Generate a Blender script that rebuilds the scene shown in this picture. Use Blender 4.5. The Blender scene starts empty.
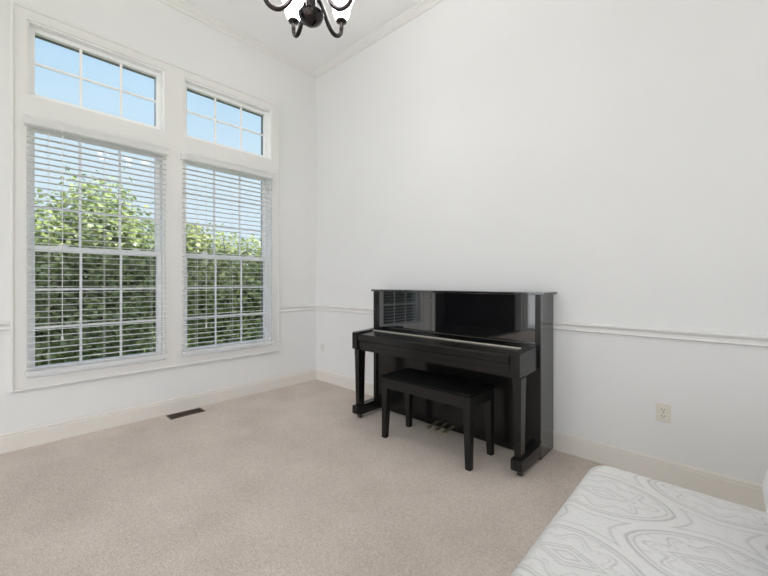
import bpy, bmesh, math, random
from mathutils import Vector, Matrix
import numpy as np

random.seed(7)
rng = np.random.default_rng(7)
PI = math.pi
sc = bpy.context.scene
COL = sc.collection

# ------------------------------------------------------------------ materials
def nm(name):
    m = bpy.data.materials.new(name); m.use_nodes = True
    nt = m.node_tree
    return m, nt, nt.nodes['Principled BSDF']

def mat(name, col, rough=0.5, metal=0.0, ior=1.5, spec=0.5, noise=0.0, nscale=20, bump=0.0, bscale=200, coat=0.0):
    m, nt, p = nm(name)
    p.inputs['Base Color'].default_value = (*col, 1)
    p.inputs['Roughness'].default_value = rough
    p.inputs['Metallic'].default_value = metal
    p.inputs['IOR'].default_value = ior
    p.inputs['Specular IOR Level'].default_value = spec
    p.inputs['Coat Weight'].default_value = coat
    tc = nt.nodes.new('ShaderNodeTexCoord')
    n = nt.nodes.new('ShaderNodeTexNoise'); n.inputs['Scale'].default_value = nscale; n.inputs['Detail'].default_value = 4
    nt.links.new(tc.outputs['Object'], n.inputs['Vector'])
    r = nt.nodes.new('ShaderNodeValToRGB')
    a = 1 - noise; b = 1 + noise
    r.color_ramp.elements[0].position = 0.3; r.color_ramp.elements[1].position = 0.7
    r.color_ramp.elements[0].color = (*[min(1, c * a) for c in col], 1)
    r.color_ramp.elements[1].color = (*[min(1, c * b) for c in col], 1)
    nt.links.new(n.outputs['Fac'], r.inputs['Fac'])
    nt.links.new(r.outputs['Color'], p.inputs['Base Color'])
    if bump > 0:
        n2 = nt.nodes.new('ShaderNodeTexNoise'); n2.inputs['Scale'].default_value = bscale; n2.inputs['Detail'].default_value = 3
        nt.links.new(tc.outputs['Object'], n2.inputs['Vector'])
        bp = nt.nodes.new('ShaderNodeBump'); bp.inputs['Strength'].default_value = bump; bp.inputs['Distance'].default_value = 0.01
        nt.links.new(n2.outputs['Fac'], bp.inputs['Height'])
        nt.links.new(bp.outputs['Normal'], p.inputs['Normal'])
    return m

M = {}
M['wall'] = mat('wall_paint', (0.80, 0.80, 0.80), 0.9, spec=0.15, noise=0.006, nscale=3, bump=0.03, bscale=260)
M['ceiling'] = mat('ceiling_paint', (0.90, 0.90, 0.90), 0.95, spec=0.1, noise=0.006, nscale=3, bump=0.05, bscale=160)
M['trim'] = mat('trim_paint', (0.79, 0.78, 0.765), 0.45, spec=0.3, noise=0.006)
M['base'] = mat('baseboard_paint', (0.76, 0.725, 0.68), 0.45, spec=0.3, noise=0.006)
M['vinyl'] = mat('white_vinyl', (0.92, 0.92, 0.92), 0.35, spec=0.4, noise=0.004)
M['blind'] = mat('blind_white', (0.93, 0.93, 0.93), 0.4, spec=0.4, noise=0.004)
_nt = M['blind'].node_tree
_p = _nt.nodes['Principled BSDF']; _t = _nt.nodes.new('ShaderNodeBsdfTranslucent'); _t.inputs['Color'].default_value = (.96, .96, .96, 1)
_x = _nt.nodes.new('ShaderNodeMixShader'); _x.inputs[0].default_value = 0.5
_nt.links.new(_p.outputs[0], _x.inputs[1]); _nt.links.new(_t.outputs[0], _x.inputs[2]); _nt.links.new(_x.outputs[0], _nt.nodes['Material Output'].inputs[0])
M['cord'] = mat('cord_white', (0.8, 0.8, 0.78), 0.8)
M['lacquer'] = mat('black_lacquer', (0.005, 0.0048, 0.006), 0.03, ior=2.2, noise=0.05, nscale=8)
M['lacquer_soft'] = mat('black_satin_lacquer', (0.010, 0.009, 0.0085), 0.2, ior=1.42, noise=0.1, nscale=8)
M['bench'] = mat('bench_black_wood', (0.008, 0.0072, 0.007), 0.3, ior=1.42, noise=0.15, nscale=12)
M['bench_top'] = mat('bench_black_seat', (0.004, 0.004, 0.004), 0.6, spec=0.12, noise=0.15, nscale=30)
M['felt'] = mat('black_frame', (0.008, 0.008, 0.008), 0.8, spec=0.2)
M['brass'] = mat('brass', (0.86, 0.74, 0.54), 0.38, metal=1.0, noise=0.04)
M['hinge'] = mat('pale_brass', (0.90, 0.84, 0.72), 0.45, metal=0.9, noise=0.03)
M['caster'] = mat('caster_metal', (0.05, 0.045, 0.04), 0.35, metal=0.6)
M['bronze'] = mat('dark_bronze', (0.05, 0.042, 0.042), 0.12, metal=0.9, ior=1.6, noise=0.1)
M['outlet'] = mat('outlet_plastic', (0.74, 0.70, 0.63), 0.4, noise=0.01)
M['outlet_white'] = mat('outlet_pale_plastic', (0.74, 0.735, 0.71), 0.4, noise=0.01)
M['slot'] = mat('dark_slot', (0.10, 0.075, 0.06), 0.6)
M['vent'] = mat('vent_brown_metal', (0.12, 0.088, 0.064), 0.45, metal=0.3, noise=0.08)
M['ventdark'] = mat('vent_painted_shade', (0.02, 0.014, 0.01), 0.9)
M['bedbase'] = mat('bed_base_fabric', (0.55, 0.54, 0.53), 0.9, bump=0.1)
M['wood'] = mat('dark_wood_leg', (0.08, 0.05, 0.03), 0.4, noise=0.2)
M['pillow'] = mat('pillow_cotton', (0.84, 0.83, 0.85), 0.9, spec=0.15, bump=0.12, bscale=120)
M['concrete'] = mat('bounce_patio_concrete', (0.66, 0.65, 0.63), 0.9, noise=0.06, nscale=4, bump=0.1)
M['grass'] = mat('grass', (0.16, 0.26, 0.06), 0.9, noise=0.4, nscale=12, bump=0.6, bscale=60)
M['bark'] = mat('bark', (0.10, 0.075, 0.055), 0.9, noise=0.3, nscale=18, bump=0.6, bscale=40)
M['ext'] = mat('window_outer_grey', (0.14, 0.15, 0.15), 0.6)  # dark grey of the rings on the outer side of the windows

# carpet: fine pile, broad vacuum shading
m, nt, p = nm('carpet'); M['carpet'] = m
p.inputs['Roughness'].default_value = 1.0; p.inputs['Specular IOR Level'].default_value = 0.05
tc = nt.nodes.new('ShaderNodeTexCoord')
n1 = nt.nodes.new('ShaderNodeTexNoise'); n1.inputs['Scale'].default_value = 130; n1.inputs['Detail'].default_value = 4
n2 = nt.nodes.new('ShaderNodeTexNoise'); n2.inputs['Scale'].default_value = 2.6; n2.inputs['Detail'].default_value = 5
for n in (n1, n2): nt.links.new(tc.outputs['Object'], n.inputs['Vector'])
mx = nt.nodes.new('ShaderNodeMix'); mx.data_type = 'FLOAT'; mx.inputs[0].default_value = 0.33
nt.links.new(n1.outputs['Fac'], mx.inputs[2]); nt.links.new(n2.outputs['Fac'], mx.inputs[3])
r = nt.nodes.new('ShaderNodeValToRGB')
r.color_ramp.elements[0].position = 0.33; r.color_ramp.elements[0].color = (0.53, 0.462, 0.412, 1)
r.color_ramp.elements[1].position = 0.67; r.color_ramp.elements[1].color = (0.79, 0.705, 0.645, 1)
nt.links.new(mx.outputs[0], r.inputs['Fac']); nt.links.new(r.outputs['Color'], p.inputs['Base Color'])
n3 = nt.nodes.new('ShaderNodeTexNoise'); n3.inputs['Scale'].default_value = 180; n3.inputs['Detail'].default_value = 5
nt.links.new(tc.outputs['Object'], n3.inputs['Vector'])
bp = nt.nodes.new('ShaderNodeBump'); bp.inputs['Strength'].default_value = 0.45; bp.inputs['Distance'].default_value = 0.012
nt.links.new(n3.outputs['Fac'], bp.inputs['Height']); nt.links.new(bp.outputs['Normal'], p.inputs['Normal'])

# window glass: mostly clear with a slight mirror reflection
def glass(name, refl=0.05):
    m = bpy.data.materials.new(name); m.use_nodes = True; nt = m.node_tree
    nt.nodes.remove(nt.nodes['Principled BSDF'])
    t = nt.nodes.new('ShaderNodeBsdfTransparent'); g = nt.nodes.new('ShaderNodeBsdfGlossy'); g.inputs['Roughness'].default_value = 0.0
    x = nt.nodes.new('ShaderNodeMixShader'); x.inputs[0].default_value = refl
    nt.links.new(t.outputs[0], x.inputs[1]); nt.links.new(g.outputs[0], x.inputs[2])
    nt.links.new(x.outputs[0], nt.nodes['Material Output'].inputs[0])
    return m
M['glass'] = glass('window_glass', 0.03)

# lit lamp glass
m, nt, p = nm('lit_lamp_glass'); M['lamp'] = m
p.inputs['Base Color'].default_value = (0.95, 0.94, 0.92, 1)
p.inputs['Emission Color'].default_value = (1.0, 0.99, 0.985, 1)
LAMP = 17.0
p.inputs['Emission Strength'].default_value = LAMP

# leaves
def leafmat(name, c0, c1, trans=0.35):
    m = bpy.data.materials.new(name); m.use_nodes = True; nt = m.node_tree
    nt.nodes.remove(nt.nodes['Principled BSDF'])
    a = nt.nodes.new('ShaderNodeAttribute'); a.attribute_name = 'leafvar'
    r = nt.nodes.new('ShaderNodeValToRGB')
    r.color_ramp.elements[0].color = (*c0, 1); r.color_ramp.elements[1].color = (*c1, 1)
    nt.links.new(a.outputs['Fac'], r.inputs['Fac'])
    d = nt.nodes.new('ShaderNodeBsdfDiffuse'); t = nt.nodes.new('ShaderNodeBsdfTranslucent'); g = nt.nodes.new('ShaderNodeBsdfGlossy')
    g.inputs['Roughness'].default_value = 0.35; g.inputs['Color'].default_value = (0.9, 0.95, 1, 1)
    nt.links.new(r.outputs['Color'], d.inputs['Color']); nt.links.new(r.outputs['Color'], t.inputs['Color'])
    x = nt.nodes.new('ShaderNodeMixShader'); x.inputs[0].default_value = trans
    nt.links.new(d.outputs[0], x.inputs[1]); nt.links.new(t.outputs[0], x.inputs[2])
    y = nt.nodes.new('ShaderNodeMixShader'); y.inputs[0].default_value = 0.06
    nt.links.new(x.outputs[0], y.inputs[1]); nt.links.new(g.outputs[0], y.inputs[2])
    nt.links.new(y.outputs[0], nt.nodes['Material Output'].inputs[0])
    return m
M['leaf'] = leafmat('leaf_green', (0.13, 0.22, 0.075), (0.48, 0.54, 0.20))
M['leaf2'] = leafmat('leaf_bright_green', (0.15, 0.24, 0.065), (0.54, 0.57, 0.20))

# quilt
m, nt, p = nm('quilted_cover'); M['quilt'] = m
p.inputs['Roughness'].default_value = 0.85; p.inputs['Specular IOR Level'].default_value = 0.15
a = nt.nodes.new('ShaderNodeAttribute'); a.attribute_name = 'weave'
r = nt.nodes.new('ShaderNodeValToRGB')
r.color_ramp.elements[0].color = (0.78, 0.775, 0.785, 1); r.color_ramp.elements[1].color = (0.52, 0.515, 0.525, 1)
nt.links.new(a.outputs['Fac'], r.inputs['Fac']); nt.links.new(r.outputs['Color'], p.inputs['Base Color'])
tc = nt.nodes.new('ShaderNodeTexCoord')
n = nt.nodes.new('ShaderNodeTexNoise'); n.inputs['Scale'].default_value = 90; n.inputs['Detail'].default_value = 4
nt.links.new(tc.outputs['Object'], n.inputs['Vector'])
bp = nt.nodes.new('ShaderNodeBump'); bp.inputs['Strength'].default_value = 0.25; bp.inputs['Distance'].default_value = 0.01
nt.links.new(n.outputs['Fac'], bp.inputs['Height']); nt.links.new(bp.outputs['Normal'], p.inputs['Normal'])

# ------------------------------------------------------------------ mesh builder (world coordinates)
class MB:
    def __init__(s): s.bm = bmesh.new()
    def box(s, x0, x1, y0, y1, z0, z1, bev=0.0, seg=2):
        t = bmesh.new()
        bmesh.ops.create_cube(t, size=1)
        bmesh.ops.scale(t, vec=(x1 - x0, y1 - y0, z1 - z0), verts=t.verts)
        bmesh.ops.translate(t, vec=((x0 + x1) / 2, (y0 + y1) / 2, (z0 + z1) / 2), verts=t.verts)
        if bev > 0:
            bmesh.ops.bevel(t, geom=list(t.edges), offset=bev, segments=seg, profile=0.6, affect='EDGES')
        s._add(t); return s
    def frustum(s, b, t_, z0, z1, bev=0.0):       # b and t_ are (x0,x1,y0,y1)
        t = bmesh.new()
        v = []
        for (x0, x1, y0, y1), z in ((b, z0), (t_, z1)):
            v += [t.verts.new(c) for c in ((x0, y0, z), (x1, y0, z), (x1, y1, z), (x0, y1, z))]
        for f in ((3, 2, 1, 0), (4, 5, 6, 7), (0, 1, 5, 4), (1, 2, 6, 5), (2, 3, 7, 6), (3, 0, 4, 7)):
            t.faces.new([v[i] for i in f])
        if bev > 0: bmesh.ops.bevel(t, geom=list(t.edges), offset=bev, segments=2, profile=0.6, affect='EDGES')
        s._add(t); return s
    def prism(s, prof, axis, a, b):               # prof: (u,v) outline swept along an axis; 'x': (y,z), 'y': (x,z), 'z': (x,y)
        t = bmesh.new()
        def P(u, v, w): return {'x': (w, u, v), 'y': (u, w, v), 'z': (u, v, w)}[axis]
        A = [t.verts.new(P(u, v, a)) for u, v in prof]; B = [t.verts.new(P(u, v, b)) for u, v in prof]
        n = len(prof)
        for i in range(n): t.faces.new((A[i], A[(i + 1) % n], B[(i + 1) % n], B[i]))
        t.faces.new(A[::-1]); t.faces.new(B)
        bmesh.ops.recalc_face_normals(t, faces=t.faces)
        s._add(t); return s
    def tube(s, pts, r, n=10, cap=True):
        pts = [Vector(q) for q in pts]; rs = r if isinstance(r, (list, tuple)) else [r] * len(pts)
        t = bmesh.new(); rings = []; up = None
        for i, q in enumerate(pts):
            d = (pts[min(i + 1, len(pts) - 1)] - pts[max(i - 1, 0)]).normalized()
            if up is None:
                up = d.orthogonal().normalized()
            up = (up - d * up.dot(d)).normalized(); w = d.cross(up)
            rings.append([t.verts.new(q + (up * math.cos(2 * PI * k / n) + w * math.sin(2 * PI * k / n)) * rs[i]) for k in range(n)])
        for a, b in zip(rings, rings[1:]):
            for k in range(n): t.faces.new((a[k], a[(k + 1) % n], b[(k + 1) % n], b[k]))
        if cap: t.faces.new(rings[0][::-1]); t.faces.new(rings[-1])
        bmesh.ops.recalc_face_normals(t, faces=t.faces)
        s._add(t); return s
    def lathe(s, prof, cx, cy, n=28, dz=0.0):
        prof = [(a, b + dz) for a, b in prof]
                     # prof: (r, z)
        t = bmesh.new(); rings = []
        for r_, z in prof:
            if r_ < 1e-6: rings.append([t.verts.new((cx, cy, z))])
            else: rings.append([t.verts.new((cx + r_ * math.cos(2 * PI * k / n), cy + r_ * math.sin(2 * PI * k / n), z)) for k in range(n)])
        for a, b in zip(rings, rings[1:]):
            for k in range(n):
                k2 = (k + 1) % n
                if len(a) == 1 and len(b) == 1: continue
                if len(a) == 1: t.faces.new((a[0], b[k], b[k2]))
                elif len(b) == 1: t.faces.new((a[k], b[0], a[k2]))
                else: t.faces.new((a[k], b[k], b[k2], a[k2]))
        bmesh.ops.recalc_face_normals(t, faces=t.faces)
        s._add(t); return s
    def _add(s, t):
        me = bpy.data.meshes.new('tmp'); t.to_mesh(me); t.free(); s.bm.from_mesh(me); bpy.data.meshes.remove(me)
    def build(s, name, material, parent=None, smooth=False):
        me = bpy.data.meshes.new(name)
        if smooth:
            for f in s.bm.faces: f.smooth = True
            for e in s.bm.edges:
                if len(e.link_faces) == 2 and e.calc_face_angle(0) > math.radians(38): e.smooth = False
        s.bm.to_mesh(me); s.bm.free()
        return link(name, me, material, parent)

def root_loc(o):
    v = Vector((0, 0, 0))
    while o is not None: v += o.location; o = o.parent
    return v

def link(name, me, material, parent=None):
    me.name = name; me.materials.append(material)
    o = bpy.data.objects.new(name, me); COL.objects.link(o)
    if parent is not None:
        o.parent = parent; off = root_loc(parent)
    else:
        co = np.array([v.co[:] for v in me.vertices]); lo, hi = co.min(0), co.max(0)
        off = Vector(((lo[0] + hi[0]) / 2, (lo[1] + hi[1]) / 2, lo[2])); o.location = off
    me.transform(Matrix.Translation(-off))
    return o

def thing(name, label, cat, loc, group=None):
    o = bpy.data.objects.new(name, None); COL.objects.link(o); o.location = loc; o.empty_display_size = 0.1
    tag(o, label, cat, group); return o
def tag(o, label, cat, group=None):
    o['label'] = label; o['category'] = cat
    if group: o['group'] = group
    return o
def struct(o): o['kind'] = 'structure'; return o
def sroot(name, loc):
    o = bpy.data.objects.new(name, None); COL.objects.link(o); o.location = loc; o.empty_display_size = 0.1
    return struct(o)

# ------------------------------------------------------------------ room shell
H = 3.78; XR = 6.2; YF = -6.7; T = 0.16
WL = [(-2.584, -1.687), (-1.523, -0.622)]        # window openings (y)
LOW = (0.50, 2.40); TRN = (2.56, 3.11)           # lower sash openings and transoms (z)

def grid_wall(mb, us, vs, holes, put):
    for u0, u1 in zip(us, us[1:]):
        v_run = None
        for v0, v1 in zip(vs, vs[1:]):
            um, vm = (u0 + u1) / 2, (v0 + v1) / 2
            solid = not any(a < um < b and c < vm < d for a, b, c, d in holes)
            if solid: v_run = (v_run[0], v1) if v_run else (v0, v1)
            if (not solid or v1 == vs[-1]) and v_run: put(u0, u1, *v_run); v_run = None

RECESS = (-6.66, -2.98); HZ = 2.5
holes = [(a, b, *z) for a, b in WL for z in (LOW, TRN)] + [(*RECESS, -0.001, HZ)]
us = [YF, *RECESS] + [u for w in WL for u in w] + [T]; vs = sorted([-0.35, 0.0, HZ, *LOW, *TRN, H])
w = MB(); grid_wall(w, us, vs, holes, lambda a, b, c, d: w.box(-T, 0, a, b, c, d)); struct(w.build('wall_left', M['wall']))
struct(MB().box(0, XR + T, 0, T, -0.35, H).build('wall_back', M['wall']))
RY = (-6.45, -2.70); RZ = (0.12, 3.30)
w = MB(); w.box(XR, XR + T, YF, RY[0], -0.35, H).box(XR, XR + T, RY[1], 0, -0.35, H).box(XR, XR + T, *RY, -0.35, RZ[0]).box(XR, XR + T, *RY, RZ[1], H)
struct(w.build('wall_right', M['wall']))
for k in range(3):  # unseen side windows, added to let more sun and daylight in
    y0 = RY[0] + k * (RY[1] - RY[0]) / 3; y1 = RY[0] + (k + 1) * (RY[1] - RY[0]) / 3
    d = sroot('window_%d' % (k + 5), (XR + .08, (y0 + y1) / 2, RZ[0])); f = MB()
    f.box(XR + .03, XR + .11, y0, y0 + .05, *RZ).box(XR + .03, XR + .11, y1 - .05, y1, *RZ)
    for za, zb in ((RZ[0], RZ[0] + .05), (2.40, 2.46), (RZ[1] - .05, RZ[1])): f.box(XR + .03, XR + .11, y0 + .05, y1 - .05, za, zb)
    f.build('window_frame', M['vinyl'], d)
    MB().box(XR + .067, XR + .073, y0 + .05, y1 - .05, RZ[0] + .05, 2.40).build('pane', M['glass'], d)
    MB().box(XR + .067, XR + .073, y0 + .05, y1 - .05, 2.46, RZ[1] - .05).build('pane', M['glass'], d)
DX = (0.06, 5.98); DZ = 3.30
w = MB(); w.box(-T, DX[0], YF - T, YF, -0.35, H).box(DX[1], XR + T, YF - T, YF, -0.35, H).box(DX[0], DX[1], YF - T, YF, DZ, H)
struct(w.build('wall_front', M['wall']))
struct(MB().box(-T, XR + T, YF - T, T, H, H + 0.25).build('ceiling', M['ceiling']))
struct(MB().box(0, XR, YF, 0, -0.12, 0.0).build('floor', M['carpet']))

# unseen dark recess, added so the piano front reflects something dark
M['recess'] = mat('dark_recess_finish', (0.07, 0.064, 0.062), 0.6, noise=0.15, nscale=6)
w = MB(); w.box(-2.35, -2.25, -6.8, -2.66, -.35, 2.8).box(-2.25, -T, -6.8, -6.7, -.35, 2.8).box(-2.25, -T, -2.98, -2.88, -.35, 2.8).box(-2.25, -T, -6.7, -2.98, 2.6, 2.8)
struct(w.build('wall_dark_recess', M['recess']))
struct(MB().box(-2.25, 0, -6.7, -2.98, -0.12, 0.0).build('floor_dark_recess', M['recess']))
# rest of the house beyond the piano wall, a block added to shade the bush
struct(MB().box(-T, XR + T, T, 9.0, -.35, H + .25).build('wall_house', M['wall']))

# unseen glazed doors behind the camera, added wide to light the room
for k in range(3):
    x0 = DX[0] + k * (DX[1] - DX[0]) / 3; x1 = DX[0] + (k + 1) * (DX[1] - DX[0]) / 3
    d = sroot('door_%d' % (k + 1), ((x0 + x1) / 2, YF - 0.08, 0))
    f = MB(); f.box(x0, x0 + 0.06, YF - 0.12, YF - 0.04, 0, DZ).box(x1 - 0.06, x1, YF - 0.12, YF - 0.04, 0, DZ)
    f.box(x0 + 0.06, x1 - 0.06, YF - 0.12, YF - 0.04, 0, 0.07).box(x0 + 0.06, x1 - 0.06, YF - 0.12, YF - 0.04, DZ - 0.06, DZ).box(x0 + 0.06, x1 - 0.06, YF - 0.12, YF - 0.04, 2.38, 2.45)
    f.build('door_frame', M['vinyl'], d)
    MB().box(x0 + 0.06, x1 - 0.06, YF - 0.083, YF - 0.077, 0.07, 2.38).build('door_glass', M['glass'], d)
    MB().box(x0 + 0.06, x1 - 0.06, YF - 0.083, YF - 0.077, 2.45, DZ - 0.06).build('transom_glass', M['glass'], d)
    h = MB(); h.box(x1 - 0.05, x1 - 0.02, YF - 0.04, YF - 0.015, 0.95, 1.2, 0.006); h.build('door_handle', M['caster'], d)

# mouldings
rail = [(0, .848), (.016, .850), (.021, .856), (.015, .864), (.015, .880), (.022, .888), (.030, .896), (.030, .903), (.022, .910), (0, .912)]
base = [(0, 0), (.015, 0), (.015, .106), (.011, .112), (.013, .120), (.008, .130), (0, .132)]
crown = [(0, 3.715), (.010, 3.715), (.012, 3.728), (.022, 3.738), (.040, 3.752), (.052, 3.764), (.062, 3.768), (.064, 3.78), (0, 3.78)]
rail = [(u, v + .010) for u, v in rail]
neg = lambda pr: [(-u, v) for u, v in pr]
struct(MB().prism(rail, 'y', RECESS[1] + .09, -2.672).build('trim_2', M['trim']))
struct(MB().prism(rail, 'y', -0.528, 0).build('trim_3', M['trim']))
struct(MB().prism(neg(rail), 'x', 0, XR).build('trim_4', M['trim']))
struct(MB().prism(crown, 'y', YF, 0).build('trim_5', M['trim']))
struct(MB().prism(neg(crown), 'x', 0, XR).build('trim_6', M['trim']))
struct(MB().prism(base, 'y', RECESS[1] + .09, 0).build('baseboard_left', M['base']))
struct(MB().prism(neg(base), 'x', 0, XR).build('baseboard_back', M['base']))
struct(MB().box(XR - .015, XR, YF, 0, 0, .13, 0.003).build('baseboard_right', M['base']))

c = MB(); c.box(-T, .016, RECESS[1] - .012, RECESS[1] + .09, 0, HZ + .09, .003).box(0, .016, YF + .02, RECESS[1] - .012, HZ - .012, HZ + .09, .003)  # casing round the added dark opening
struct(c.build('trim_7', M['trim']))

# window casing: flat boards with an outer bead
CY0, CY1, CZ0, CZ1 = -2.672, -0.528, 0.418, 3.195
c = MB()
us = [CY0] + [u for w_ in WL for u in w_] + [CY1]; vs = [CZ0, *LOW, *TRN, CZ1]
grid_wall(c, us, vs, holes, lambda a, b, e, d: c.box(0, 0.016, a, b, e, d))
bd = 0.018
for y0, y1, z0, z1 in ((CY0, CY0 + bd, CZ0, CZ1), (CY1 - bd, CY1, CZ0, CZ1), (CY0 + bd, CY1 - bd, CZ0, CZ0 + bd), (CY0 + bd, CY1 - bd, CZ1 - bd, CZ1)):
    c.box(0, 0.026, y0, y1, z0, z1, 0.004)
struct(c.build('trim_1', M['trim']))

# ------------------------------------------------------------------ windows
def ring(mb, x0, x1, y0, y1, z0, z1, l, r_=None, b=None, t=None, bev=0.0):
    r_ = l if r_ is None else r_; b = l if b is None else b; t = l if t is None else t
    mb.box(x0, x1, y0, y0 + l, z0, z1, bev).box(x0, x1, y1 - r_, y1, z0, z1, bev)
    mb.box(x0, x1, y0 + l, y1 - r_, z0, z0 + b, bev).box(x0, x1, y0 + l, y1 - r_, z1 - t, z1, bev)
def muntins(mb, x0, x1, y0, y1, z0, z1, nc, nr, w_=0.017):
    for i in range(1, nc):
        y = y0 + (y1 - y0) * i / nc; mb.box(x0, x1, y - w_ / 2, y + w_ / 2, z0, z1)
    for j in range(1, nr):
        z = z0 + (z1 - z0) * j / nr
        for i in range(nc):
            a = y0 + (y1 - y0) * i / nc + (w_ / 2 if i else 0); b = y0 + (y1 - y0) * (i + 1) / nc - (w_ / 2 if i < nc - 1 else 0)
            mb.box(x0, x1, a, b, z - w_ / 2, z + w_ / 2)

def double_hung(name, y0, y1):
    z0, z1 = LOW; t = sroot(name, (-0.08, (y0 + y1) / 2, z0))
    f = MB(); ring(f, -0.15, 0.002, y0, y1, z0, z1, 0.014); f.build('window_frame', M['vinyl'], t)
    e = MB(); ring(e, -0.17, -0.152, y0, y1, z0, z1, 0.03); e.build('outer_stop', M['ext'], t)
    a, b = y0 + 0.014, y1 - 0.014; mz = 1.452
    for (nm_, x0, x1, za, zb, bb, tt) in (('upper_sash', -0.115, -0.082, mz - 0.022, z1 - 0.014, 0.045, 0.04), ('lower_sash', -0.078, -0.045, z0 + 0.014, mz + 0.022, 0.055, 0.044)):
        s = MB(); ring(s, x0, x1, a, b, za, zb, 0.032, 0.036, bb, tt, 0.003); so = s.build(nm_, M['vinyl'], t)
        ga, gb, gz0, gz1 = a + 0.032, b - 0.036, za + bb, zb - tt; xm = (x0 + x1) / 2
        g = MB(); g.box(xm - 0.003, xm + 0.003, ga, gb, gz0, gz1); g.build('pane', M['glass'], so)
        q = MB(); muntins(q, xm + 0.004, xm + 0.012, ga, gb, gz0, gz1, 3, 3); q.build('muntins', M['vinyl'], so)
        if nm_ == 'lower_sash':
            for fr in (0.22, 0.78):
                y = a + (b - a) * fr
                l = MB(); l.box(x0 + 0.004, x1 - 0.004, y - 0.03, y + 0.03, zb, zb + 0.008, 0.003).box(x0 + 0.010, x1 - 0.008, y - 0.012, y + 0.03, zb + 0.008, zb + 0.02, 0.004)
                l.build('sash_lock', M['vinyl'], so)
def transom(name, y0, y1):
    z0, z1 = TRN; t = sroot(name, (-0.08, (y0 + y1) / 2, z0))
    f = MB(); ring(f, -0.15, 0.002, y0, y1, z0, z1, 0.012); f.build('window_frame', M['vinyl'], t)
    e = MB(); ring(e, -0.17, -0.152, y0, y1, z0, z1, 0.028); e.build('outer_stop', M['ext'], t)
    a, b, za, zb = y0 + 0.012, y1 - 0.012, z0 + 0.012, z1 - 0.012
    s = MB(); ring(s, -0.095, -0.055, a, b, za, zb, 0.034, bev=0.004); so = s.build('sash', M['vinyl'], t)
    e = MB(); ring(e, -0.125, -0.096, a, b, za, zb, 0.034); e.build('outer_ring', M['ext'], so)
    g = MB(); g.box(-0.078, -0.072, a + 0.034, b - 0.034, za + 0.034, zb - 0.034); g.build('pane', M['glass'], so)
    q = MB(); muntins(q, -0.071, -0.060, a + 0.034, b - 0.034, za + 0.034, zb - 0.034, 3, 2); q.build('muntins', M['vinyl'], so)
double_hung('window_1', *WL[0]); double_hung('window_2', *WL[1])
transom('window_3', *WL[0]); transom('window_4', *WL[1])

# ------------------------------------------------------------------ blinds
def blind(y0, y1, label):
    t = thing('window_blind', label, 'blind', (0.05, (y0 + y1) / 2, 0.525), 'white slatted blinds on the tall windows')
    v = MB()
    v.prism([(.018, 2.335), (.074, 2.335), (.077, 2.340), (.077, 2.372), (.081, 2.379), (.085, 2.394), (.083, 2.402), (.018, 2.402)], 'y', y0, y1)
    v.build('valance', M['blind'], t)
    a, b = y0 + 0.012, y1 - 0.012
    s = MB(); z = 0.578; pitch = 0.0452
    while z < 2.33:
        s.prism([(.023, z), (.035, z + .0013), (.048, z + .0018), (.061, z + .0013), (.071, z), (.071, z - .0018), (.048, z - .0002), (.023, z - .0018)], 'y', a, b)
        z += pitch
    s.build('slats', M['blind'], t)
    r_ = MB(); r_.box(.022, .074, y0 + .003, y1 - .003, .526, .556, 0.004); r_.build('bottom_rail', M['blind'], t)
    for fr in (0.13, 0.5, 0.87):
        y = a + (b - a) * fr; c_ = MB()
        for x in (.0205, .0735): c_.box(x - .0006, x + .0006, y - .0008, y + .0008, .556, 2.336)
        c_.box(.0465, .0475, y + .006, y + .007, .556, 2.336)
        c_.build('ladder_cord', M['cord'], t)
    c_ = MB(); y = a + 0.19
    c_.tube([(.094, y, 2.33), (.094, y, 1.5), (.093, y, 0.80)], .0022, 6).tube([(.093, y, 0.80), (.093, y, .79), (.093, y, .765)], [.003, .007, .008], 8)
    c_.build('lift_cord', M['cord'], t)
    return t
blind(-2.601, -1.676, 'white slatted blind on the tall window farther from the room corner, left one of two')
blind(-1.560, -0.622, 'white slatted blind on the tall window nearer the room corner, right one of two')

# ------------------------------------------------------------------ piano
PX0, PX1 = 1.252, 2.818; PYB = -0.022; PYF = -0.256; AI = 0.029; PH = 1.130
piano = thing('upright_piano', 'glossy black upright piano standing against the wall with its key lid closed', 'piano', (2.047, -0.28, 0))
L, LS = M['lacquer'], M['lacquer_soft']
MB().box(PX0, PX0 + .036, PYF, PYB, 0.012, 1.112, 0.002).build('side_panel', L, piano)
MB().box(PX1 - .036, PX1, PYF, PYB, 0.012, 1.112, 0.002).build('side_panel', L, piano)
for xa in (PX0 + .001, PX1 - .037):
    MB().box(xa, xa + .036, PYF - .010, PYF - .001, 0.012, 1.112, 0.002).build('front_stile', LS, piano)
MB().box(PX0 - .020, PX1 + .026, PYF - .022, PYB + .004, 1.112, PH, 0.004).build('lid', L, piano)
MB().box(PX0 + .036, PX1 - .036, PYF + .012, PYF + .034, 0.758, 1.112, 0.001).build('upper_panel', L, piano)
MB().box(PX0 + .036, PX1 - .036, PYF + .006, PYF + .030, 0.075, 0.60, 0.002).build('lower_panel', LS, piano)
MB().box(PX0 + .036, PX1 - .036, PYF + .007, PYF + .05, 0.012, 0.0735, 0.001).build('bottom_rail', LS, piano)
MB().box(PX0 + .036, PX1 - .036, PYF + .06, PYB, 0.03, 1.105).build('back_frame', M['felt'], piano)
YK = -0.556
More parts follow.
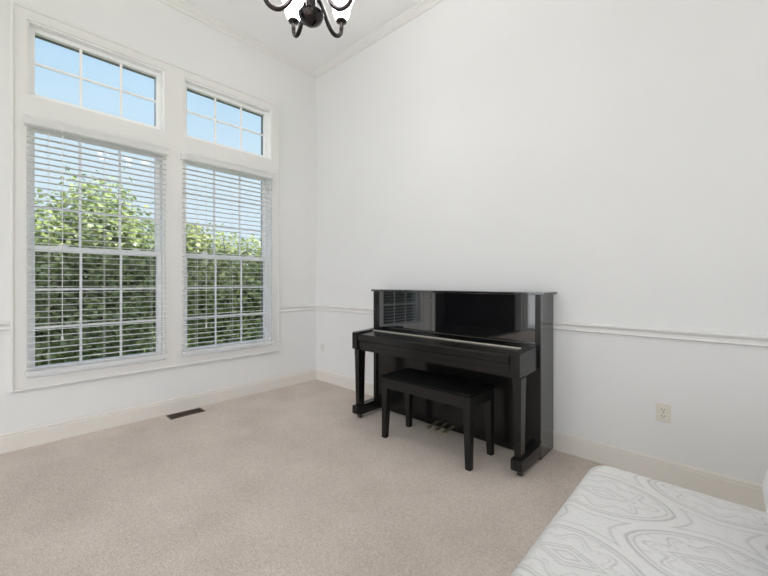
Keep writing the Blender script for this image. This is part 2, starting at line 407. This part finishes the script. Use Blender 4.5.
# key bed, fallboard with its brass hinge, key slip
MB().box(PX0 + AI + .01, PX1 - AI - .01, YK + .012, PYF + .006, 0.600, 0.640, 0.003).build('key_bed', LS, piano)
MB().box(PX0 + AI + .062, PX1 - AI - .062, YK + .010, YK + .034, 0.640, 0.683, 0.003).build('key_slip', LS, piano)
fb = MB()
fb.prism([(PYF + .006, .700), (PYF + .006, .758), (-.355, .757), (-.365, .754), (-.548, .742), (YK + .004, .738), (YK, .730), (YK, .690), (YK + .006, .686), (YK + .03, .686), (YK + .03, .700)], 'x', PX0 + AI + .062, PX1 - AI - .062)
fbo = fb.build('fallboard', LS, piano)
MB().box(PX0 + AI + .064, PX1 - AI - .064, -.368, -.350, .7545, .7615, 0.0025).build('hinge', M['hinge'], fbo)
for x0 in (PX0 + AI, PX1 - .017 - .06):
    a = MB()
    prof = [(PYF, .615), (PYF, .772), (-.30, .771), (-.33, .769), (-.36, .766), (-.548, .757), (YK - .006, .753), (YK - .010, .744), (YK - .010, .612), (YK - .004, .606), (-.46, .606), (-.40, .609)]
    a.prism(prof, 'x', x0, x0 + .06); bmesh.ops.bevel(a.bm, geom=[e for e in a.bm.edges if abs(e.verts[0].co.x - e.verts[1].co.x) < 1e-6], offset=.003, segments=2, affect='EDGES')
    a.build('arm', LS, piano)
    l = MB(); c_ = x0 + (.055 if x0 < 2 else .040)
    l.box(c_ - .028, c_ + .028, -.561, -.480, .560, .607, 0.002)
    l.frustum((c_ - .021, c_ + .021, -.552, -.488), (c_ - .027, c_ + .027, -.560, -.480), .112, .566, 0.003); l.build('leg', LS, piano)
    tb = MB(); tcx = c_ + (.004 if c_ > 2 else -.004); tb.prism([(PYF + .002, .03), (PYF + .002, .135), (-.32, .118), (-.575, .112), (-.580, .106), (-.580, .044), (-.568, .036), (-.52, .030)], 'x', tcx - .036, tcx + .036)
    bmesh.ops.bevel(tb.bm, geom=[e for e in tb.bm.edges if abs(e.verts[0].co.x - e.verts[1].co.x) < 1e-6], offset=.004, segments=2, affect='EDGES')
    to = tb.build('toe_block', LS, piano)
    cs = MB(); cs.lathe([(.0, .034), (.020, .034), (.022, .028), (.014, .022), (0, .022)], c_ + .01, -.53)
    cs.tube([(c_ - .004, -.53, .017), (c_ + .024, -.53, .017)], .017, 16); cs.build('caster', M['caster'], to, smooth=True)
for k in (-1, 0, 1):
    x = 2.06 + k * .075; pd = MB()
    pts = [(x, PYF + .01, .052), (x, -.31, .050), (x, -.345, .046), (x, -.375, .044), (x, -.395, .040)]
    t = bmesh.new(); rows = []
    for (px, py, pz), hw in zip(pts, (.009, .010, .015, .019, .013)):
        rows.append([t.verts.new((px - hw, py, pz)), t.verts.new((px - hw * .5, py, pz + .006)), t.verts.new((px + hw * .5, py, pz + .006)), t.verts.new((px + hw, py, pz)), t.verts.new((px + hw * .6, py, pz - .006)), t.verts.new((px - hw * .6, py, pz - .006))])
    for a, b in zip(rows, rows[1:]):
        for i in range(6): t.faces.new((a[i], a[(i + 1) % 6], b[(i + 1) % 6], b[i]))
    t.faces.new(rows[0]); t.faces.new(rows[-1]); bmesh.ops.recalc_face_normals(t, faces=t.faces)
    pd._add(t); pd.build('pedal', M['brass'], piano, smooth=True)

# ------------------------------------------------------------------ bench
BX0, BX1, BY0, BY1, BZ = 1.770, 2.540, -.700, -.372, .482
bench = thing('piano_bench', 'black wooden piano bench with a flat seat pulled up to the piano', 'bench', ((BX0 + BX1) / 2, (BY0 + BY1) / 2, 0))
MB().box(BX0 - .004, BX1 + .004, BY0 - .004, BY1 + .004, .464, BZ, 0.004).build('seat', M['bench_top'], bench)
ap = MB(); ap.box(BX0 + .055, BX1 - .055, BY0 + .002, BY0 + .022, .388, .464).box(BX0 + .055, BX1 - .055, BY1 - .022, BY1 - .002, .388, .464)
ap.box(BX0 + .002, BX0 + .022, BY0 + .055, BY1 - .055, .388, .464).box(BX1 - .022, BX1 - .002, BY0 + .055, BY1 - .055, .388, .464)
ap.build('apron', M['bench'], bench)
for x, sx in ((BX0, 1), (BX1, -1)):
    for y, sy in ((BY0, 1), (BY1, -1)):
        def rect(w_):
            xs = sorted((x, x + sx * w_)); ys = sorted((y, y + sy * w_)); return (*xs, *ys)
        l = MB(); l.frustum(rect(.038), rect(.056), 0.0, .40, 0.003).box(*rect(.056), .3995, .464, 0.002); l.build('leg', M['bench'], bench)

# ------------------------------------------------------------------ chandelier
A43 = math.radians(43)
Fw = Vector((-math.sin(A43), math.cos(A43), 0)); Rt = Vector((math.cos(A43), math.sin(A43), 0))
CAM = Vector((3.741, -2.787, 1.2))
DCH = 2.1
cpos = CAM + Fw * DCH + Rt * (DCH * (311 - 384) / 371); CXx, CYy = cpos.x, cpos.y
ch = thing('chandelier', 'dark bronze chandelier with five curved arms and white glass shades hanging from the ceiling', 'chandelier', (CXx, CYy, 2.62))
BR = M['bronze']
MB().lathe([(0, 2.632), (.012, 2.634), (.035, 2.645), (.058, 2.662), (.069, 2.688), (.071, 2.700), (.060, 2.706), (.030, 2.712), (.018, 2.720), (.014, 2.735), (0, 2.735)], CXx, CYy, 40, .015).build('bowl', BR, ch, smooth=True)
MB().lathe([(0, 2.73), (.016, 2.735), (.026, 2.75), (.030, 2.775), (.026, 2.80), (.014, 2.815), (.010, 2.85), (.010, 3.02), (.020, 3.03), (.024, 3.05), (.014, 3.07), (.007, 3.09), (0, 3.09)], CXx, CYy, 28, .015).build('stem', BR, ch, smooth=True)
cn = MB(); z = 3.10; k = 0
while z < 3.74:
    pts = []
    for i in range(13):
        a = 2 * PI * i / 12; u = .008 * math.cos(a); v = .018 * math.sin(a)
        pts.append((CXx + (u if k % 2 else 0), CYy + (0 if k % 2 else u), z + .014 + v))
    cn.tube(pts, .0022, 6, cap=False); z += .029; k += 1
cn.build('chain', BR, ch, smooth=True)
MB().lathe([(0, 3.735), (.012, 3.737), (.03, 3.745), (.058, 3.765), (.065, 3.78), (0, 3.78)], CXx, CYy, 32).build('ceiling_plate', BR, ch, smooth=True)
for deg in (36, -36, 108, -108, 180):
    a = math.radians(deg); dr = Fw * math.cos(a) + Rt * math.sin(a)
    ctrl = [(.012, 2.775), (.030, 2.800), (.055, 2.812), (.082, 2.800), (.108, 2.765), (.135, 2.722), (.165, 2.695), (.195, 2.688), (.225, 2.700), (.246, 2.727), (.253, 2.765), (.253, 2.800)]
    pts = [(CXx + dr.x * r_, CYy + dr.y * r_, z_) for r_, z_ in ctrl]
    sm = []
    for i in range(len(pts) - 1):       # smooth the arm curve
        p0, p1, p2, p3 = (Vector(pts[max(i - 1, 0)]), Vector(pts[i]), Vector(pts[i + 1]), Vector(pts[min(i + 2, len(pts) - 1)]))
        for s_ in (0, .25, .5, .75):
            sm.append(.5 * ((2 * p1) + (p2 - p0) * s_ + (2 * p0 - 5 * p1 + 4 * p2 - p3) * s_ ** 2 + (3 * p1 - p0 - 3 * p2 + p3) * s_ ** 3))
    sm.append(Vector(pts[-1]))
    ar = MB(); ar.tube([v + Vector((0, 0, .015)) for v in sm], .0125, 12); ao = ar.build('arm', BR, ch, smooth=True)
    ux, uy = CXx + dr.x * .253, CYy + dr.y * .253
    MB().lathe([(0, 2.782), (.012, 2.783), (.016, 2.792), (.030, 2.798), (.034, 2.806), (.030, 2.812), (0, 2.812)], ux, uy, 28, .015).build('cup', BR, ao, smooth=True)
    sh = MB(); sh.lathe([(.0, 2.813), (.026, 2.813), (.040, 2.826), (.050, 2.850), (.055, 2.880), (.062, 2.910), (.078, 2.945), (.075, 2.945), (.059, 2.911), (.052, 2.880), (.047, 2.852), (.037, 2.830), (0, 2.818)], ux, uy, 32, .015)
    sh.build('shade', M['lamp'], ao, smooth=True)

# ------------------------------------------------------------------ outlets, floor vent
def outlet(x, z, w_, h_, m_, label):
    t = thing('wall_outlet', label, 'outlet', (x, 0, z - h_ / 2), 'wall outlets')
    MB().box(x - w_ / 2, x + w_ / 2, -.006, 0, z - h_ / 2, z + h_ / 2, 0.002).build('cover_plate', m_, t)
    for s in (-1, 1):
        zz = z + s * .0195
        r_ = MB(); r_.box(x - .0165, x + .0165, -.0095, -.005, zz - .0135, zz + .0135, 0.003); ro = r_.build('receptacle', m_, t)
        q = MB(); q.box(x - .0080, x - .0055, -.0102, -.009, zz - .002, zz + .007).box(x + .0055, x + .0080, -.0102, -.009, zz - .002, zz + .006).box(x - .0025, x + .0025, -.0102, -.009, zz - .009, zz - .005)
        q.build('slots', M['slot'], ro)
    MB().tube([(x, -.0075, z), (x, -.005, z)], .003, 10).build('screw', M['slot'], t)
outlet(3.447, .412, .074, .110, M['outlet'], 'beige wall outlet on the right wall between piano and bed')
outlet(0.125, .412, .072, .105, M['outlet_white'], 'faint white wall outlet low on the wall beside the room corner left of the piano')

vx0, vx1, vy0, vy1 = .052, .180, -1.690, -1.398
vt = thing('floor_vent', 'small brown metal floor vent set in the carpet below the windows', 'vent', ((vx0 + vx1) / 2, (vy0 + vy1) / 2, 0))
f = MB(); f.box(vx0, vx0 + .016, vy0, vy1, 0, .006, .001).box(vx1 - .016, vx1, vy0, vy1, 0, .006, .001).box(vx0 + .016, vx1 - .016, vy0, vy0 + .016, 0, .006, .001).box(vx0 + .016, vx1 - .016, vy1 - .016, vy1, 0, .006, .001)
f.build('frame', M['vent'], vt)
MB().box(vx0 + .016, vx1 - .016, vy0 + .016, vy1 - .016, 0.0, .001).build('dark_sheet', M['ventdark'], vt)  # flat dark sheet standing for the shade below the louvres
g = MB(); n = 20
for i in range(1, n):
    y = vy0 + .016 + (vy1 - vy0 - .032) * i / n; g.box(vx0 + .016, vx1 - .016, y - .0011, y + .0011, .001, .003)
g.box((vx0 + vx1) / 2 - .003, (vx0 + vx1) / 2 + .003, vy0 + .016, vy1 - .016, .001, .0055)
g.build('louvres', M['vent'], vt)

# ------------------------------------------------------------------ bed with quilted mattress
QX0, QX1, QY0, QY1, QZ = 3.384, 5.30, -2.360, -1.322, .580
bed = thing('bed', 'low bed with a white quilted mattress beside the wall, at the lower right corner', 'bed', ((QX0 + QX1) / 2, (QY0 + QY1) / 2, 0))
def weave(u, v):
    PU, PV = .50, .34
    best = None
    for off in (0, 1):
        uu = (u / PU + .5 * off) % 1.0 - .5; vv = (v / PV + .5 * off) % 1.0 - .5
        uu = uu * PU; vv = vv * PV
        a = np.abs(uu) / (PU * .5); b = np.abs(vv) / (PV * .5)
        d = np.sqrt(a ** 2 + (b * 1.0) ** 2 + .35 * a * b)
        ang = np.arctan2(b, a)
        best = [(d, ang, a, b)] + (best or [])
    (d1, a1, x1, y1), (d2, a2, x2, y2) = best
    use = d1 < d2
    d = np.where(use, d1, d2); ang = np.where(use, a1, a2); a = np.where(use, x1, x2); b = np.where(use, y1, y2)
    line = lambda q, c, w_: np.exp(-((q - c) / w_) ** 2)
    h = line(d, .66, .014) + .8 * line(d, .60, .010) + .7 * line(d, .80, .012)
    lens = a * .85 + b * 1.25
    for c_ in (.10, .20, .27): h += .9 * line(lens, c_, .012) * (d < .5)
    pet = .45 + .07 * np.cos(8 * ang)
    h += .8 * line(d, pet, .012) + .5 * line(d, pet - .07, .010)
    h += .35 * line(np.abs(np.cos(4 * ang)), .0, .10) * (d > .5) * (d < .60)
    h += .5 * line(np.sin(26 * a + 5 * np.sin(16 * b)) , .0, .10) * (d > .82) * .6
    return np.clip(h, 0, 1)
def grid_mattress():
    nx, ny = 520, 290
    xs = np.linspace(QX0, QX1, nx); ys = np.linspace(QY0, QY1, ny)
    X, Y = np.meshgrid(xs, ys, indexing='ij')
    Wv = weave(X - 3.72, Y + 1.72)
    edge = np.minimum(np.minimum(X - QX0, QX1 - X), np.minimum(Y - QY0, QY1 - Y))
    R = .045
    # rounded plan corners
    rc = .07; ax = np.clip(np.maximum(QX0 + rc - X, X - QX1 + rc), 0, None); ay = np.clip(np.maximum(QY0 + rc - Y, Y - QY1 + rc), 0, None)
    rr = np.sqrt(ax ** 2 + ay ** 2); sc_ = np.where(rr > 1e-9, np.maximum(ax, ay) / np.maximum(rr, 1e-9), 1)
    Xn = np.where(ax > 0, np.where(X < 4, QX0 + rc - ax * sc_, QX1 - rc + ax * sc_), X)
    Yn = np.where(ay > 0, np.where(Y < -1.84, QY0 + rc - ay * sc_, QY1 - rc + ay * sc_), Y)
    e = np.clip(edge / R, 0, 1); drop = R * (1 - np.sqrt(np.clip(1 - (1 - e) ** 2, 0, 1)))
    puff = .010 * np.sin(np.clip((X - QX0) / (QX1 - QX0), 0, 1) * PI) ** .5 * np.sin(np.clip((Y - QY0) / (QY1 - QY0), 0, 1) * PI) ** .5
    Z = QZ - drop + puff * .6 - .0024 * Wv
    verts = np.stack([Xn, Yn, Z], -1).reshape(-1, 3)
    idx = np.arange(nx * ny).reshape(nx, ny)
    faces = np.stack([idx[:-1, :-1], idx[1:, :-1], idx[1:, 1:], idx[:-1, 1:]], -1).reshape(-1, 4)
    loop = list(idx[:, 0]) + list(idx[-1, 1:]) + list(idx[-2::-1, -1]) + list(idx[0, -2:0:-1])
    nb = len(loop); side = []; base_i = len(verts); allv = [verts]
    prev = loop
    for z, grow in ((.50, .004), (.40, .006), (.33, .002)):
        row = verts[loop].copy(); cxy = np.array([(QX0 + QX1) / 2, (QY0 + QY1) / 2]); row[:, :2] += np.sign(row[:, :2] - cxy) * grow * 0.5; row[:, 2] = z
        cur = list(range(base_i, base_i + nb)); base_i += nb; allv.append(row)
        for i in range(nb): side.append((prev[i], cur[i], cur[(i + 1) % nb], prev[(i + 1) % nb]))
        prev = cur
    V = np.concatenate(allv)
    me = bpy.data.meshes.new('mattress')
    me.from_pydata(V.tolist(), [], faces.tolist() + side + [tuple(prev)])
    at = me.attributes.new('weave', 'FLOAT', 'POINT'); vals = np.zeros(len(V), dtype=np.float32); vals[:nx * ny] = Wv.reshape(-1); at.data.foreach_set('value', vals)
    me.polygons.foreach_set('use_smooth', [True] * len(me.polygons)); me.update()
    return link('mattress', me, M['quilt'], bed)
grid_mattress()
MB().box(QX0 + .015, QX1 - .015, QY0 + .015, QY1 - .015, .12, .33, 0.012).build('bed_base', M['bedbase'], bed)
for x in (QX0 + .08, QX1 - .08):
    for y in (QY0 + .08, QY1 - .08):
        MB().lathe([(0, 0), (.018, 0), (.026, .118), (.026, .125), (0, .125)], x, y, 16).build('leg', M['wood'], bed, smooth=True)

# pillow: a puffy cushion lying on the far side of the bed
def pillow_mesh(cx, cy, cz, lx, ly, lz, rot):
    n = 40; vs_, fs = [], []
    for side in (1, -1):
        b0 = len(vs_)
        for i in range(n + 1):
            for j in range(n + 1):
                u = -1 + 2 * i / n; v = -1 + 2 * j / n
                ku = math.sqrt(1 - .36 * v ** 4); kv = math.sqrt(1 - .36 * u ** 4)
                h = max(0, (1 - u ** 4) * (1 - v ** 4)) ** .55
                x = u * lx / 2 * ku; y = v * ly / 2 * kv
                z = side * h * lz / 2 + .004 * math.sin(9 * u + 4 * v) * h
                vs_.append((x, y, z))
        for i in range(n):
            for j in range(n):
                a = b0 + i * (n + 1) + j; q = (a, a + n + 1, a + n + 2, a + 1)
                fs.append(q if side == 1 else q[::-1])
    me = bpy.data.meshes.new('pillow'); me.from_pydata(vs_, [], fs)
    bm = bmesh.new(); bm.from_mesh(me); bmesh.ops.remove_doubles(bm, verts=bm.verts, dist=.0006); bm.to_mesh(me); bm.free()
    me.transform(Matrix.Translation((cx, cy, cz)) @ rot)
    me.polygons.foreach_set('use_smooth', [True] * len(me.polygons)); me.update()
    return me
pil = link('pillow', pillow_mesh(4.124, -1.65, .738, .66, .48, .295, Matrix.Identity(4)), M['pillow'])
tag(pil, 'plump white pillow lying on the quilted bed, cut by the right edge', 'pillow')

# ------------------------------------------------------------------ outdoors
struct(MB().box(-40, 40, -40, 40, -0.45, -0.35).build('ground', M['grass']))
struct(MB().box(-30, 14, -38, YF - T, -0.35, -0.10).build('bounce_patio', M['concrete']))  # unseen pale slab, added wide to bounce light and brighten the piano reflection

leaf_t = np.array([(0, 0, 0), (.16, .10, .02), (.52, .18, .0), (.30, .42, .03), (.36, .78, -.03), (.12, .66, .02), (0, 1.05, -.06), (-.12, .66, .02), (-.36, .78, -.03), (-.30, .42, .03), (-.52, .18, 0), (-.16, .10, .02)])
def foliage(name, blobs, count, size, material, parent):
    vol = np.array([b[3] * b[4] * b[5] for b in blobs]) ** .7; vol /= vol.sum()
    which = rng.choice(len(blobs), count, p=vol)
    V, Fc, Att = [], [], []
    k = len(leaf_t)
    for i in range(count):
        b = blobs[which[i]]
        d = rng.normal(size=3); d /= np.linalg.norm(d)
        rad = (rng.random() ** .45)
        lump = 1 + .10 * math.sin(5 * d[0] + 3 * b[1]) * math.cos(6 * d[1] + 2 * b[2]) + .07 * rng.normal()
        pnt = np.array(b[:3]) + d * np.array(b[3:6]) * rad * lump
        if pnt[2] < -.33: continue
        out = d * .8 + rng.normal(size=3) * .55 + np.array((0, 0, .45)); out /= np.linalg.norm(out)
        tip = np.array((d[0], d[1], -.55)) + rng.normal(size=3) * .5
        tip -= out * tip.dot(out); tip /= np.linalg.norm(tip); sd = np.cross(tip, out)
        s = size * (.55 + .8 * rng.random())
        V.append(pnt + s * (leaf_t[:, :1] * sd + leaf_t[:, 1:2] * tip + leaf_t[:, 2:] * out))
        Att.append(np.full(k, np.clip(.15 + .55 * rng.random() + .25 * rng.random() ** 3, 0, 1)))
    n = len(V); V = np.concatenate(V); A = np.concatenate(Att).astype(np.float32)
    faces = [tuple(range(j * k, j * k + k)) for j in range(n)]
    me = bpy.data.meshes.new(name); me.from_pydata(V.tolist(), [], faces)
    at = me.attributes.new('leafvar', 'FLOAT', 'POINT'); at.data.foreach_set('value', A); me.update()
    return link(name, me, material, parent)
def tree(name, label, cat, base_xy, blobs, count, size, material):
    bx, by = base_xy
    t = thing(name, label, cat, (bx, by, -.35), 'trees and bushes outside the windows')
    foliage('foliage', blobs, count, size, material, t)
    k = MB(); top = max(b[2] + b[5] * .5 for b in blobs)
    k.tube([(bx, by, -.36), (bx + .03, by - .02, .3), (bx - .02, by + .03, top * .6), (bx, by, top)], [.07, .055, .04, .012], 10)
    for i in range(10):
        a = 2.4 * i; z0 = .1 + i * (top - .4) / 10; ln = .45 + .3 * random.random()
        k.tube([(bx, by, z0), (bx + math.cos(a) * ln * .5, by + math.sin(a) * ln * .5, z0 + .25), (bx + math.cos(a) * ln, by + math.sin(a) * ln, z0 + .38)], [.025, .016, .006], 7)
    k.build('trunk', M['bark'], t, smooth=True)
tree('tree', 'tall leafy green tree with a rounded top outside the left window', 'tree', (-3.3, -1.60),
     [(-3.3, -1.62, 1.75, .75, .62, 1.05), (-3.3, -2.28, 1.25, .70, .58, 1.18), (-3.3, -1.10, 1.30, .75, .52, 1.08), (-3.2, -1.75, .45, .85, .95, .85)], 24000, .072, M['leaf'])
tree('bush', 'broad yellow-green bush filling the lower part of the right window', 'bush', (-3.2, .25),
     [(-3.2, -.05, 1.12, .75, .65, 1.10), (-3.2, .65, 1.05, .75, .65, 1.08), (-3.2, 1.35, 1.0, .75, .65, 1.1), (-3.2, .55, .3, .8, 1.05, .75), (-3.2, -.36, 1.75, .4, .24, .55)], 24000, .072, M['leaf2'])
# ------------------------------------------------------------------ sky, sun
SKY_FILL = 2.55
wd = bpy.data.worlds.new('sky'); sc.world = wd; wd.use_nodes = True; nt = wd.node_tree
bg = nt.nodes['Background']
tc = nt.nodes.new('ShaderNodeTexCoord'); sp = nt.nodes.new('ShaderNodeSeparateXYZ'); r = nt.nodes.new('ShaderNodeValToRGB')
nt.links.new(tc.outputs['Generated'], sp.inputs[0]); nt.links.new(sp.outputs['Z'], r.inputs['Fac'])
el = r.color_ramp.elements
el[0].position = 0.0; el[0].color = (0.70, 0.84, 0.95, 1)
el[1].position = 1.0; el[1].color = (0.16, 0.34, 0.78, 1)
for pos, c_ in ((0.24, (0.67, 0.83, 0.94, 1)), (0.42, (0.48, 0.71, 0.90, 1)), (0.6, (0.28, 0.52, 0.92, 1))):
    e = el.new(pos); e.color = c_
# sky brightened on the unseen side to add room light, clear blue beyond the trees
dp = nt.nodes.new('ShaderNodeVectorMath'); dp.operation = 'DOT_PRODUCT'; dp.inputs[1].default_value = (.74, -.62, .25)
nt.links.new(tc.outputs['Generated'], dp.inputs[0])
mr = nt.nodes.new('ShaderNodeMapRange'); mr.interpolation_type = 'SMOOTHSTEP'
mr.inputs['From Min'].default_value = -.25; mr.inputs['From Max'].default_value = .75
nt.links.new(dp.outputs['Value'], mr.inputs['Value'])
cm = nt.nodes.new('ShaderNodeMix'); cm.data_type = 'RGBA'; cm.inputs[7].default_value = (SKY_FILL * .97, SKY_FILL * 1.0, SKY_FILL * 1.05, 1)
nt.links.new(mr.outputs['Result'], cm.inputs[0]); nt.links.new(r.outputs['Color'], cm.inputs[6])
nt.links.new(cm.outputs[2], bg.inputs['Color']); bg.inputs['Strength'].default_value = 1.05

sl = bpy.data.lights.new('sun', 'SUN'); sl.energy = 9.0; sl.angle = math.radians(.6); sl.color = (1.0, .97, .92)
so = bpy.data.objects.new('sun', sl); COL.objects.link(so); so.location = (8, 6, 12)
so.rotation_euler = Vector((-.65, -.30, -.58)).to_track_quat('-Z', 'Y').to_euler()

# ------------------------------------------------------------------ camera, view
cd = bpy.data.cameras.new('camera'); cam = bpy.data.objects.new('camera', cd); COL.objects.link(cam)
cam.location = CAM; cam.rotation_euler = (PI / 2, 0, A43)
cd.sensor_width = 36; cd.lens = 371 / 768 * 36; cd.shift_y = -6 / 768; cd.clip_start = .02; cd.clip_end = 200
sc.camera = cam
vs_ = sc.view_settings
sc.display_settings.display_device = 'sRGB'
vs_.view_transform = 'Standard'; vs_.look = 'None'; vs_.gamma = 1; vs_.use_curve_mapping = False; vs_.exposure = 0.0
cy = sc.cycles
cy.use_denoising = True; cy.max_bounces = 10; cy.diffuse_bounces = 6; cy.transparent_max_bounces = 24; cy.sample_clamp_indirect = 6
